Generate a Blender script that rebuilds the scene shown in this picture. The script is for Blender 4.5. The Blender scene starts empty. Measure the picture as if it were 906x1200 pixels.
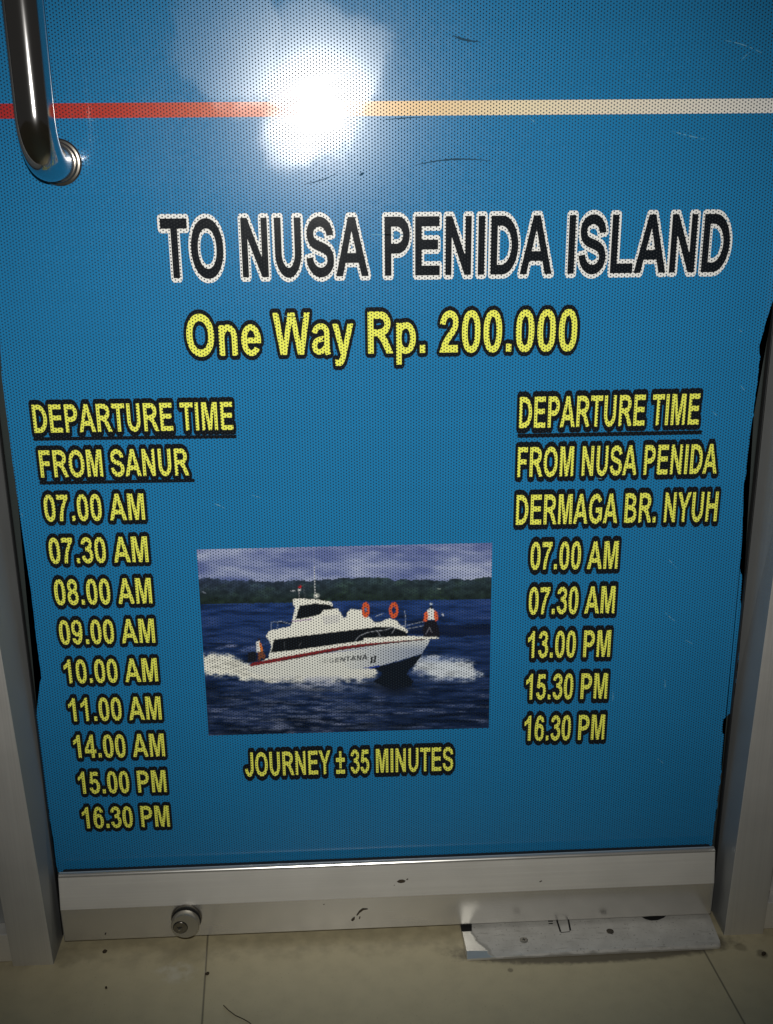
import bpy, bmesh, math, random
import numpy as np
from mathutils import Matrix, Vector, noise as mnoise

random.seed(7); RNG = np.random.default_rng(11)
SC = bpy.context.scene; COL = SC.collection; Rd = math.radians

# ------------------------------------------------------------------ camera
FPX, PITCH, YAW, ROLL = 1260.0, Rd(18.547), Rd(-2.799), Rd(-0.516)
CAM = np.array([0.0, -0.83, 0.683])                       # metres; the door face is y = 0, the floor z = 0
def cam_axes():
    cp, sp, cy, sy = math.cos(PITCH), math.sin(PITCH), math.cos(YAW), math.sin(YAW)
    cr, sr = math.cos(ROLL), math.sin(ROLL)
    Z = np.array([[cy, -sy, 0], [sy, cy, 0], [0, 0, 1]])
    X, F, U = Z @ np.array([1., 0, 0]), Z @ np.array([0, cp, -sp]), Z @ np.array([0, sp, cp])
    return cr*X + sr*U, F, cr*U - sr*X
AX, AF, AU = cam_axes()
cam = bpy.data.cameras.new('camera'); camo = bpy.data.objects.new('camera', cam); COL.objects.link(camo)
cam.sensor_fit = 'VERTICAL'; cam.sensor_height = 36; cam.lens = 36*FPX/1200
cam.clip_start = 0.02; cam.clip_end = 100
camo.matrix_world = Matrix(((AX[0], AU[0], -AF[0], CAM[0]), (AX[1], AU[1], -AF[1], CAM[1]), (AX[2], AU[2], -AF[2], CAM[2]), (0, 0, 0, 1)))
SC.camera = camo
def ray(px): return AF + AX*(px[0]-453)/FPX - AU*(px[1]-600)/FPX
def on_y(px, y=0.0):                                       # where a sight line meets a plane parallel to the door
    r = ray(px); return CAM + r*(y-CAM[1])/r[1]
def on_z(px, z=0.0):                                       # ... or the floor
    r = ray(px); return CAM + r*(z-CAM[2])/r[2]

# ------------------------------------------------------------------ dim room light and the phone's flash
w = bpy.data.worlds.new('World'); SC.world = w; w.use_nodes = True
w.node_tree.nodes['Background'].inputs[0].default_value = (1.0, 0.96, 0.90, 1)
w.node_tree.nodes['Background'].inputs[1].default_value = 0.030
fl = bpy.data.lights.new('phone_flash', 'SPOT'); flo = bpy.data.objects.new('phone_flash', fl); COL.objects.link(flo)
fl.energy = 28.5; fl.shadow_soft_size = 0.004; fl.spot_size = Rd(74); fl.spot_blend = 1.0; fl.color = (1.0, 0.98, 0.935)
fpos = CAM + AX*(-0.012) + AU*0.056
flo.matrix_world = Matrix.Translation(Vector(fpos)) @ (camo.matrix_world.to_3x3().to_4x4() @ Matrix.Rotation(Rd(1.2), 4, 'X'))
SC.view_settings.view_transform = 'Standard'; SC.view_settings.look = 'None'
SC.view_settings.exposure = 0.0; SC.view_settings.gamma = 1.0

# ------------------------------------------------------------------ scene helpers
def link(name, me, parent=None):
    o = bpy.data.objects.new(name, me); COL.objects.link(o)
    if parent is not None:
        o.parent = parent
        if parent.type == 'EMPTY' : o.matrix_parent_inverse = Matrix.Translation(-parent.location)
    return o
def empty(name, loc, label, cat, group=None):
    o = link(name, None); o.location = loc; o.empty_display_size = 0.05
    tag(o, label, cat, group); return o
def tag(o, label=None, cat=None, group=None, kind=None):
    if label: o['label'] = label
    if cat: o['category'] = cat
    if group: o['group'] = group
    if kind: o['kind'] = kind
    return o
def mesh(name, verts, faces, mats, fm=None, parent=None, smooth=False):
    me = bpy.data.meshes.new(name); me.from_pydata([tuple(map(float, v)) for v in verts], [], faces)
    for m in (mats if isinstance(mats, (list, tuple)) else [mats]): me.materials.append(m)
    if fm is not None: me.polygons.foreach_set('material_index', fm)
    if smooth: me.polygons.foreach_set('use_smooth', [True]*len(me.polygons))
    me.update(); return link(name, me, parent)
def from_bm(name, bm, mats, parent=None, smooth=False):
    bmesh.ops.recalc_face_normals(bm, faces=bm.faces)
    me = bpy.data.meshes.new(name); bm.to_mesh(me); bm.free()
    for m in (mats if isinstance(mats, (list, tuple)) else [mats]): me.materials.append(m)
    if smooth: me.polygons.foreach_set('use_smooth', [True]*len(me.polygons))
    return link(name, me, parent)
def bm_prism(bm, pts, axis, a, b, mi=0, bevel=0.0):
    """prism: a polygon given in the two other axes, swept along 'axis' from a to b"""
    def P(u, v, t): return {'z': (u, v, t), 'y': (u, t, v), 'x': (t, u, v)}[axis]
    lo = [bm.verts.new(P(u, v, a)) for u, v in pts]; hi = [bm.verts.new(P(u, v, b)) for u, v in pts]
    n = len(pts); fs = [bm.faces.new(lo), bm.faces.new(hi)]
    for i in range(n): fs.append(bm.faces.new((lo[i], lo[(i+1) % n], hi[(i+1) % n], hi[i])))
    for f in fs: f.material_index = mi
    if bevel:
        es = list({e for f in fs for e in f.edges})
        bmesh.ops.bevel(bm, geom=es, offset=bevel, segments=2, affect='EDGES', profile=0.5, material=-1)
def bm_box(bm, x0, x1, y0, y1, z0, z1, mi=0, bevel=0.0):
    bm_prism(bm, [(x0, y0), (x1, y0), (x1, y1), (x0, y1)], 'z', z0, z1, mi, bevel)
def bm_lathe(bm, prof, origin, axis, n=48, mi=0):
    """profile of (radius, height) turned round 'axis' ('y-': towards the viewer, 'z': up)"""
    ox, oy, oz = origin; rings = []
    for r, h in prof:
        ring = []
        for k in range(n):
            a = 2*math.pi*k/n; c, s = r*math.cos(a), r*math.sin(a)
            ring.append(bm.verts.new((ox+c, oy-h, oz+s) if axis == 'y-' else (ox+c, oy+s, oz+h)))
        rings.append(ring)
    for A, B in zip(rings, rings[1:]):
        for k in range(n):
            f = bm.faces.new((A[k], A[(k+1) % n], B[(k+1) % n], B[k])); f.material_index = mi
    f = bm.faces.new(rings[-1]); f.material_index = mi
    f = bm.faces.new(rings[0][::-1]); f.material_index = mi
def bm_tube(bm, pts, r, n=32):
    pts = [Vector(p) for p in pts]; rings = []; up = Vector((1, 0, 0))
    for i, p in enumerate(pts):
        t = (pts[min(i+1, len(pts)-1)] - pts[max(i-1, 0)]).normalized()
        b = t.cross(up).normalized(); a = b.cross(t).normalized()
        rings.append([bm.verts.new(p + r*(math.cos(2*math.pi*k/n)*a + math.sin(2*math.pi*k/n)*b)) for k in range(n)])
    for A, B in zip(rings, rings[1:]):
        for k in range(n): bm.faces.new((A[k], A[(k+1) % n], B[(k+1) % n], B[k]))
    bm.faces.new(rings[0]); bm.faces.new(rings[-1])

# ------------------------------------------------------------------ material helpers
class NT:
    def __init__(s, name):
        s.m = bpy.data.materials.new(name); s.m.use_nodes = True; s.t = s.m.node_tree
        s.b = s.t.nodes['Principled BSDF']
    def n(s, typ, **kw):
        nd = s.t.nodes.new(typ)
        for k, v in kw.items(): setattr(nd, k, v)
        return nd
    def put(s, sock, v):
        if hasattr(v, 'is_output') or isinstance(v, bpy.types.NodeSocket): s.t.links.new(v, sock)
        else: sock.default_value = v
    def math(s, op, a, b=None, c=None, clamp=False):
        nd = s.n('ShaderNodeMath', operation=op, use_clamp=clamp); s.put(nd.inputs[0], a)
        if b is not None: s.put(nd.inputs[1], b)
        if c is not None: s.put(nd.inputs[2], c)
        return nd.outputs[0]
    def obj(s): return s.n('ShaderNodeTexCoord').outputs['Object']
    def pos(s): return s.n('ShaderNodeNewGeometry').outputs['Position']
    def xyz(s, v):
        nd = s.n('ShaderNodeSeparateXYZ'); s.put(nd.inputs[0], v); return nd.outputs
    def noise(s, vec, scale, detail=3, rough=0.55, stretch=None):
        if stretch:
            mp = s.n('ShaderNodeMapping'); s.put(mp.inputs[0], vec); mp.inputs['Scale'].default_value = stretch; vec = mp.outputs[0]
        nd = s.n('ShaderNodeTexNoise'); s.put(nd.inputs['Vector'], vec); nd.inputs['Scale'].default_value = scale
        nd.inputs['Detail'].default_value = detail; nd.inputs['Roughness'].default_value = rough
        return nd.outputs['Fac']
    def rng(s, v, a, b, c=0.0, d=1.0, smooth=False):
        nd = s.n('ShaderNodeMapRange', interpolation_type='SMOOTHSTEP' if smooth else 'LINEAR'); s.put(nd.inputs[0], v)
        for i, x in enumerate((a, b, c, d)): s.put(nd.inputs[i+1], x)
        return nd.outputs[0]
    def mix(s, f, a, b):
        nd = s.n('ShaderNodeMix', data_type='RGBA'); s.put(nd.inputs[0], f)
        s.put(nd.inputs[6], a if not isinstance(a, tuple) else (*a, 1)[:4]); s.put(nd.inputs[7], b if not isinstance(b, tuple) else (*b, 1)[:4])
        return nd.outputs[2]
    def blob(s, vec, c, r, wob=0.5, scale=60, soft=0.35, axes=(0, 1)):
        """a patch with a ragged edge: 1 inside, 0 outside"""
        o = s.xyz(vec)
        u = s.math('DIVIDE', s.math('SUBTRACT', o[axes[0]], c[0]), r[0]); v = s.math('DIVIDE', s.math('SUBTRACT', o[axes[1]], c[1]), r[1])
        d = s.math('SQRT', s.math('ADD', s.math('MULTIPLY', u, u), s.math('MULTIPLY', v, v)))
        d = s.math('ADD', d, s.math('MULTIPLY', s.math('SUBTRACT', s.noise(vec, scale, 4), 0.5), wob*2))
        return s.rng(d, 1-soft, 1+soft, 1.0, 0.0, smooth=True)
    def bump(s, h, strength=0.2, dist=0.001):
        nd = s.n('ShaderNodeBump'); nd.inputs['Strength'].default_value = strength; nd.inputs['Distance'].default_value = dist
        s.put(nd.inputs['Height'], h); s.put(s.b.inputs['Normal'], nd.outputs[0])
    def set(s, **kw):
        names = dict(col='Base Color', rough='Roughness', metal='Metallic', coat='Coat Weight', coatr='Coat Roughness', spec='Specular IOR Level',
                     aniso='Anisotropic', trans='Transmission Weight', ior='IOR', alpha='Alpha')
        for k, v in kw.items():
            if isinstance(v, tuple) and len(v) == 3: v = (*v, 1)
            s.put(s.b.inputs[names[k]], v)
        return s.m
def plain(name, col, rough=0.5, metal=0.0, var=0.12, scale=80, **kw):
    t = NT(name); p = t.pos(); f = t.noise(p, scale, 4)
    c = t.mix(f, tuple(x*(1-var) for x in col), tuple(min(1, x*(1+var)) for x in col))
    t.set(col=c, rough=t.rng(f, 0.2, 0.8, rough*0.85, min(1, rough*1.15)), metal=metal, **kw); return t.m

# --- one-way-vision film: round holes on a triangular grid, 2.5 mm apart
PITCH_M = 0.0025
def perforation_group():
    g = bpy.data.node_groups.new('perforation', 'ShaderNodeTree')
    g.interface.new_socket('hole', in_out='OUTPUT', socket_type='NodeSocketFloat')
    t = NT.__new__(NT); t.t = g
    out = g.nodes.new('NodeGroupOutput'); o = t.xyz(t.pos()); b = PITCH_M; a = b*math.sqrt(3); ds = []
    for sx, sz in ((0, 0), (a/2, b/2)):
        wx = t.math('WRAP', t.math('ADD', o[0], sx), a/2, -a/2); wz = t.math('WRAP', t.math('ADD', o[2], sz), b/2, -b/2)
        ds.append(t.math('SQRT', t.math('ADD', t.math('MULTIPLY', wx, wx), t.math('MULTIPLY', wz, wz))))
    d = t.math('MINIMUM', ds[0], ds[1])
    g.links.new(t.rng(d, 0.175*b, 0.255*b, 1.0, 0.0, smooth=True), out.inputs[0])
    return g
PERF = perforation_group()
def film_mat(name, col, attr=None, stripe=False, dark=False):
    t = NT(name); p = t.pos()
    gn = t.n('ShaderNodeGroup'); gn.node_tree = PERF; hole = gn.outputs[0]
    o = t.xyz(p)
    if attr:
        c = t.n('ShaderNodeVertexColor', layer_name=attr).outputs['Color']
    elif stripe:                                            # printed red-to-white run of the stripe
        r = t.n('ShaderNodeValToRGB'); cr = r.color_ramp
        cr.elements[0].position = 0.0; cr.elements[0].color = (0.42, 0.028, 0.03, 1)
        cr.elements[1].position = 1.0; cr.elements[1].color = (0.78, 0.77, 0.74, 1)
        for q, cc in ((0.20, (0.52, 0.06, 0.035, 1)), (0.36, (0.70, 0.20, 0.09, 1)), (0.50, (0.80, 0.52, 0.24, 1)), (0.66, (0.80, 0.68, 0.46, 1))):
            e = cr.elements.new(q); e.color = cc
        t.put(r.inputs[0], t.rng(o[0], -0.235, 0.33)); c = r.outputs[0]
    else:
        f = t.math('ADD', t.math('MULTIPLY', t.noise(p, 9, 3), 0.6), t.math('MULTIPLY', t.noise(p, 1, 3, stretch=(3, 3, 160)), 0.4))
        c = t.mix(f, tuple(x*0.90 for x in col), tuple(min(1, x*1.10) for x in col))
    hc = (0.026, 0.030, 0.034) if dark else (0.018, 0.027, 0.036)
    c = t.mix(hole, c, hc)
    # greasy hand smears round the middle of the glass: rougher gloss with ragged edges
    s1 = t.blob(p, (-0.068, 0.758), (0.042, 0.048), 0.65, 20, 0.16, (0, 2))
    s2 = t.math('MULTIPLY', t.blob(p, (-0.029, 0.690), (0.020, 0.021), 0.55, 40, 0.40, (0, 2)), 0.62)
    s3 = t.blob(p, (-0.004, 0.748), (0.050, 0.038), 0.65, 26, 0.20, (0, 2))
    s4 = t.blob(p, (-0.128, 0.690), (0.018, 0.040), 0.5, 30, 0.30, (0, 2))
    smear = t.math('MAXIMUM', t.math('MAXIMUM', s1, s2), t.math('MAXIMUM', t.math('MULTIPLY', s3, 0.8), t.math('MULTIPLY', s4, 0.5)))
    fine = t.noise(p, 220, 3); broad = t.noise(p, 14, 4)
    cr_ = t.math('ADD', t.rng(broad, 0.3, 0.7, 0.085, 0.125), t.math('MULTIPLY', smear, 0.13))
    cr_ = t.math('MULTIPLY', cr_, t.math('SUBTRACT', 1.0, t.math('MULTIPLY', hole, 0.8)))   # bare glass in the holes is smoother
    cw = t.math('MULTIPLY', t.math('SUBTRACT', 1.0, t.math('MULTIPLY', hole, 0.35)), t.math('ADD', 0.26 if dark else 0.42, t.math('MULTIPLY', smear, 0.40)))
    t.set(col=c, rough=t.rng(fine, 0.3, 0.7, 0.21, 0.29), coat=cw, coatr=cr_, spec=t.math('MULTIPLY', t.math('SUBTRACT', 1.0, hole), 0.08 if dark else 0.20))
    h = t.math('SUBTRACT', t.math('MULTIPLY', fine, 0.15), hole)
    t.bump(h, 0.12, 0.0002)
    return t.m
M_BLUE = film_mat('blue_print', (0.014, 0.188, 0.415))
M_WHITE = film_mat('white_print', (0.80, 0.80, 0.77))
M_BLACK = film_mat('black_print', (0.006, 0.008, 0.011), dark=True)
M_YELLOW = film_mat('yellow_print', (0.84, 0.86, 0.12))
M_STRIPE = film_mat('stripe_print', (0.5, 0.1, 0.05), stripe=True)
M_PHOTO = film_mat('photo_print', (0.5, 0.5, 0.5), attr='print')
M_SCUFF = plain('dark_scuff', (0.010, 0.055, 0.105), 0.6, spec=0.1)
M_SCRATCH = plain('pale_scratch', (0.13, 0.32, 0.45), 0.6, spec=0.1)

def metal_mat(name, col, rough, metal=0.8, grain='x', strength=0.06, mott=0.12):
    t = NT(name); p = t.pos()
    st = {'x': (4, 900, 900), 'z': (900, 900, 4), 'n': (60, 60, 60)}[grain]
    g = t.noise(p, 1.0, 3, 0.6, stretch=st); b = t.noise(p, 22, 5)
    f = t.math('ADD', t.math('MULTIPLY', g, 0.55), t.math('MULTIPLY', b, 0.45))
    c = t.mix(f, tuple(x*(1-mott) for x in col), tuple(min(1, x*(1+mott)) for x in col))
    t.set(col=c, rough=t.rng(f, 0.3, 0.7, rough*0.82, rough*1.2), metal=metal)
    t.bump(g, strength, 0.0003); return t.m
M_RAIL = metal_mat('brushed_aluminium', (0.82, 0.80, 0.75), 0.42, 0.55, strength=0.09, mott=0.10)
M_RAILLOW = metal_mat('satin_aluminium', (0.62, 0.605, 0.57), 0.24, 0.75, strength=0.006, mott=0.05)
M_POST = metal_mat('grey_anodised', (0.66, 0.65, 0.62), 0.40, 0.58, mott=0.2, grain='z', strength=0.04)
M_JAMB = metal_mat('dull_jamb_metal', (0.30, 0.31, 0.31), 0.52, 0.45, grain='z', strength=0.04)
M_CHROME = metal_mat('polished_steel', (0.54, 0.53, 0.525), 0.11, 1.0, grain='z', strength=0.04, mott=0.06)
M_LOCK = metal_mat('lock_steel', (0.40, 0.38, 0.33), 0.32, 0.75, grain='n', strength=0.02)
M_LOCKDARK = metal_mat('lock_plug', (0.20, 0.185, 0.16), 0.22, 0.9, grain='n', strength=0.02)
M_RUBBER = plain('black_rubber', (0.012, 0.012, 0.012), 0.6)
M_DARK = plain('dark_gap', (0.006, 0.006, 0.006), 0.8)
M_DIRT = plain('brown_dirt', (0.045, 0.032, 0.018), 0.9, var=0.5, scale=900)
t = NT('dark_glass'); t.set(col=(0.045, 0.055, 0.053), rough=0.10, trans=0.25, ior=1.5, spec=0.5); M_GLASS = t.m

# plate: worn stainless, one end rubbed clean, old glue and grime on the rest
def plate_mat():
    t = NT('worn_stainless'); p = t.pos(); o = t.xyz(p)
    n1 = t.noise(p, 55, 5); n2 = t.noise(p, 420, 4); g = t.noise(p, 1, 3, stretch=(6, 700, 700))
    edge = t.math('ADD', t.math('ADD', o[0], t.math('MULTIPLY', t.math('SUBTRACT', n1, 0.5), 0.022)), t.math('MULTIPLY', o[1], 0.55))
    dirty = t.rng(edge, 0.0965, 0.099, 0, 1, True)
    lip = t.rng(t.math('ADD', o[1], t.math('MULTIPLY', t.math('SUBTRACT', n1, 0.5), 0.006)), -0.0555, -0.0535, 0, 1, True)
    dirty = t.math('MULTIPLY', dirty, lip)
    clean = t.mix(g, (0.66, 0.65, 0.60), (0.78, 0.77, 0.72))
    grime = t.mix(t.rng(n1, 0.3, 0.75), (0.66, 0.65, 0.61), (0.50, 0.49, 0.455))
    grime = t.mix(t.rng(n2, 0.62, 0.72), grime, (0.20, 0.19, 0.165))
    scf = t.noise(p, 1, 4, stretch=(60, 420, 60)); grime = t.mix(t.math('MULTIPLY', t.rng(scf, 0.60, 0.70), 0.5), grime, (0.24, 0.23, 0.20))
    rim = t.math('MULTIPLY', dirty, t.rng(edge, 0.0995, 0.103, 1, 0, True)); grime = t.mix(t.math('MULTIPLY', rim, 0.5), grime, (0.22, 0.21, 0.18))
    c = t.mix(dirty, clean, grime)
    t.set(col=c, rough=t.math('ADD', 0.30, t.math('MULTIPLY', dirty, 0.28)), metal=t.math('SUBTRACT', 0.75, t.math('MULTIPLY', dirty, 0.45)))
    t.bump(n2, 0.12, 0.0004); return t.m
M_PLATE = plate_mat()

def floor_mat():
    t = NT('cream_floor_tile'); p = t.pos(); o = t.xyz(p)
    n1 = t.noise(p, 6, 5); n2 = t.noise(p, 60, 5); n3 = t.noise(p, 700, 3)
    c = t.mix(n1, (0.52, 0.455, 0.285), (0.59, 0.525, 0.345))
    c = t.mix(t.math('MULTIPLY', t.rng(n2, 0.42, 0.72), 0.20), c, (0.33, 0.29, 0.19))
    c = t.mix(t.math('MULTIPLY', t.rng(n3, 0.66, 0.72), 0.55), c, (0.16, 0.13, 0.09))
    # grime swept against the door and round the plate, whose contact shade is painted in
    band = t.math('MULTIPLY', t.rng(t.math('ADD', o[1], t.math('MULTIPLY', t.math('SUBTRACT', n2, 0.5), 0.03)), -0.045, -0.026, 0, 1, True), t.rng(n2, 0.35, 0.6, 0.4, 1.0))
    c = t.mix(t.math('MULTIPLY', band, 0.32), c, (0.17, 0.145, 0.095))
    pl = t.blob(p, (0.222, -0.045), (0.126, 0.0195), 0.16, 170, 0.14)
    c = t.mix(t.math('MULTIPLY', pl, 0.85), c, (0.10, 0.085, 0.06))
    bw = on_z((207, 1140)); b1 = t.blob(p, (bw[0], bw[1]), (0.016, 0.013), 0.7, 70, 0.35)
    c = t.mix(t.math('MULTIPLY', t.math('MULTIPLY', b1, t.rng(t.noise(p, 95, 4), 0.42, 0.62)), 0.7), c, (0.66, 0.62, 0.50))
    for px, r, k in (((893, 1118), 0.005, 0.6), ((868, 1110), 0.005, 0.4), ((598, 1137), 0.0025, 0.6), ((80, 1120), 0.012, 0.2)):
        q = on_z(px); bb = t.blob(p, (q[0], q[1]), (r, r), 0.6, 160, 0.3); c = t.mix(t.math('MULTIPLY', bb, k), c, (0.10, 0.08, 0.05))
    # joints between the 45 cm tiles
    x = t.math('ADD', o[0], t.math('MULTIPLY', o[1], 0.06))
    wx = t.math('ABSOLUTE', t.math('WRAP', t.math('ADD', x, 0.1285), 0.2225, -0.2225))
    wy = t.math('ABSOLUTE', t.math('WRAP', t.math('ADD', o[1], 0.27), 0.2225, -0.2225))
    j = t.math('MAXIMUM', t.rng(wx, 0.0004, 0.0012, 1, 0), t.rng(wy, 0.0006, 0.0013, 1, 0))
    c = t.mix(t.math('MULTIPLY', j, 0.7), c, (0.07, 0.06, 0.045))
    t.set(col=c, rough=t.rng(n2, 0.3, 0.7, 0.36, 0.40), spec=0.4)
    t.bump(t.math('SUBTRACT', t.math('MULTIPLY', n3, 0.08), j), 0.15, 0.0006); return t.m
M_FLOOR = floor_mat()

# ------------------------------------------------------------------ the setting
FL = 4.0
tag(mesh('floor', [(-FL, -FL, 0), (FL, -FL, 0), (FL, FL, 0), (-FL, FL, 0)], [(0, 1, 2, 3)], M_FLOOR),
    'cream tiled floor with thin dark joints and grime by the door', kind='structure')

# ------------------------------------------------------------------ door
X0, X1 = -0.2555, 0.3385                                    # the leaf, left and right edge
TOP = 1.45
door = empty('glass_door', (0.0415, 0, 0), 'glass door covered with a blue perforated ferry timetable film', 'door'); door['kind'] = 'thing'
bm = bmesh.new(); bm_box(bm, X0-0.0045, X1+0.0045, 0.0006, 0.0106, 0.050, TOP, bevel=0.001)
from_bm('glass_panel', bm, M_GLASS, door)

# film sheet with torn edges (0.2 mm vinyl stuck on the glass), scuffs in its surface
left_px = [(2, 440), (14, 535), (26, 625), (36, 690), (42, 742), (48.7, 795), (45.6, 801), (44, 815), (43, 841), (44.5, 858), (50, 902), (56, 945), (57.6, 950), (57.2, 957), (59.5, 965), (63, 986), (66, 1012), (68, 1021), (73, 1027)]
right_px = [(834, 991), (839, 955), (844.8, 907), (849.6, 861), (846.6, 859.5), (847.7, 843), (853, 838), (857.6, 834), (865, 775), (869, 726), (867.5, 717), (870, 687), (871.5, 680), (868, 671), (867.5, 658), (871.8, 637), (873.2, 620), (870.4, 619), (871, 603), (872.9, 586), (871.8, 566), (873.7, 559), (880.8, 501.5), (888, 445), (891.3, 419), (889.9, 414), (889.9, 405), (895, 397), (895.8, 383), (900.6, 381), (904.9, 363)]
outline = [on_y(p) for p in left_px] + [on_y(p) for p in right_px]
outline = [(p[0], p[2]) for p in outline]
outline += [(0.3445, outline[-1][1]+0.02), (0.345, TOP-0.01), (-0.2505, TOP-0.01), (-0.2520, outline[0][1]+0.03)]
# ragged teeth where the cut runs through holes
rag = []
for i, a in enumerate(outline):
    b = outline[(i+1) % len(outline)]; L = math.dist(a, b); rag.append(a)
    if a[1] < 0.62 and b[1] < 0.62 and L > 0.004:
        k = int(L/0.0025)
        for q in range(1, k):
            u = q/k; rag.append((a[0]+(b[0]-a[0])*u + random.uniform(-1, 1)*(0.0006 if a[0] > 0 else 0.00018), a[1]+(b[1]-a[1])*u))
FY = 0.0
bm = bmesh.new()
bm_prism(bm, rag, 'y', FY, FY+0.0003)
bmesh.ops.triangulate(bm, faces=[f for f in bm.faces if len(f.verts) > 4])
for f in bm.faces: f.material_index = 0
def scuff(pts, w, mi):
    pts = [on_y(p) for p in pts]; n = 14; L = []
    for k in range(n+1):
        u = k/n; a = (1-u)**2*pts[0] + 2*u*(1-u)*pts[1] + u*u*pts[2]; L.append(a)
    for k in range(n):
        w0, w1 = (w*math.sin(math.pi*min(1, max(0, q/n)))**0.7*random.uniform(.6, 1.1) if 0 < q < n else 0.00004 for q in (k, k+1))
        d = (L[k+1]-L[k]); d /= np.linalg.norm(d); nx, nz = -d[2], d[0]
        if (mi == 2 and random.random() < 0.3): continue
        vs = [bm.verts.new((p[0]+s*nx*ww, FY-0.00012, p[2]+s*nz*ww)) for p, ww, s in ((L[k], w0, 1), (L[k], w0, -1), (L[k+1], w1, -1), (L[k+1], w1, 1))]
        f = bm.faces.new(vs); f.material_index = mi
scuff([(530, 41), (543, 48), (563, 49)], 0.0009, 1)
scuff([(485, 194), (532, 182), (576, 189)], 0.0007, 1)
scuff([(356, 216), (375, 213), (396, 203)], 0.0004, 1)
scuff([(421, 206), (424, 204), (427, 202)], 0.0010, 1)
scuff([(447, 141), (470, 138), (500, 137)], 0.0004, 1)
for a, m, b in (((846, 47), (872, 50), (896, 64)), ((868, 71), (873, 66), (879, 61)), ((620, 138), (625, 141), (628, 145)), ((786, 153), (800, 158), (830, 164)), ((783, 655), (788, 660), (794, 667)),
                ((779, 717), (785, 724), (793, 729)), ((803, 750), (808, 752), (812, 755)), ((779, 796), (780, 802), (779, 808)), ((718, 808), (719, 814), (718, 822)), ((295, 580), (300, 582), (306, 583)),
                ((835, 482), (838, 485), (841, 488)), ((868, 452), (870, 454), (873, 458)), ((25, 601), (26, 603), (27, 606)), ((850, 258), (852, 259), (855, 261)), ((866, 386), (868, 388), (870, 389)),
                ((318, 369), (345, 372), (362, 372)), ((425, 274), (460, 276), (480, 275)), ((770, 889), (774, 891), (778, 895)), ((699, 560), (702, 561), (706, 561)), ((250, 590), (258, 592), (264, 596))):
    scuff([a, m, b], 0.00035, 2)
film = from_bm('vinyl_film', bm, [M_BLUE, M_SCUFF, M_SCRATCH], door)

# red-to-white stripe
q = [on_y((-60, 121.5)), on_y((960, 115.3)), on_y((960, 133)), on_y((-60, 138.7))]
zt, zb = (q[0][2]+q[1][2])/2, (q[2][2]+q[3][2])/2
xs = np.linspace(-0.2515, 0.3447, 60)
tag(mesh('stripe', [(x, FY-0.00008, z) for z in (zb, zt) for x in xs], [(i, i+1, i+61, i+60) for i in range(59)], M_STRIPE, parent=film), 'thin stripe running from red through orange to white')

# ------------------------------------------------------------------ lettering: bold grotesque drawn from outlines and strokes
K = 0.5522847
def path(*it):
    out = []; cur = None
    for a in it:
        if isinstance(a[0], str):
            if a[0] == 'q':
                k, e = np.array(a[1:3], float), np.array(a[3:5], float); p1, p2 = cur+(k-cur)*K, e+(k-e)*K
            else:
                p1, p2, e = (np.array(a[i:i+2], float) for i in (1, 3, 5))
            for i in range(1, 15):
                u = i/14; out.append((1-u)**3*cur + 3*u*(1-u)**2*p1 + 3*u*u*(1-u)*p2 + u**3*e)
            cur = e
        else:
            cur = np.array(a, float); out.append(cur)
    return np.array(out)
def ell(cx, cy, rx, ry, n=64, e=2.0):
    a = np.linspace(0, 2*np.pi, n, endpoint=False); c, s = np.cos(a), np.sin(a)
    return np.stack([cx+rx*np.sign(c)*abs(c)**(2/e), cy+ry*np.sign(s)*abs(s)**(2/e)], 1)
def arc(cx, cy, rx, ry, a0, a1, n=40):
    a = np.radians(np.linspace(a0, a1, n)); return np.stack([cx+rx*np.cos(a), cy+ry*np.sin(a)], 1)
def P(*it): return ('p', path(*it))
def E(*a, **k): return ('p', ell(*a, **k))
def SUB(x): return ('-', x[1])
def ST(pts, wx, wy): return ('s', np.array(pts), wx, wy)
SIX = [E(575, 478, 482, 503, e=2.15), SUB(E(575, 470, 205, 285, e=2.2)), ST(path((912, 1085), ('q', 890, 1357, 600, 1357), ('q', 222, 1357, 222, 560)), 278, 232)]
def flip(gl):
    f = lambda a: np.stack([1134-a[:, 0], 1447-a[:, 1]], 1)
    return [(g[0], f(g[1]), *g[2:]) for g in gl]
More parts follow.
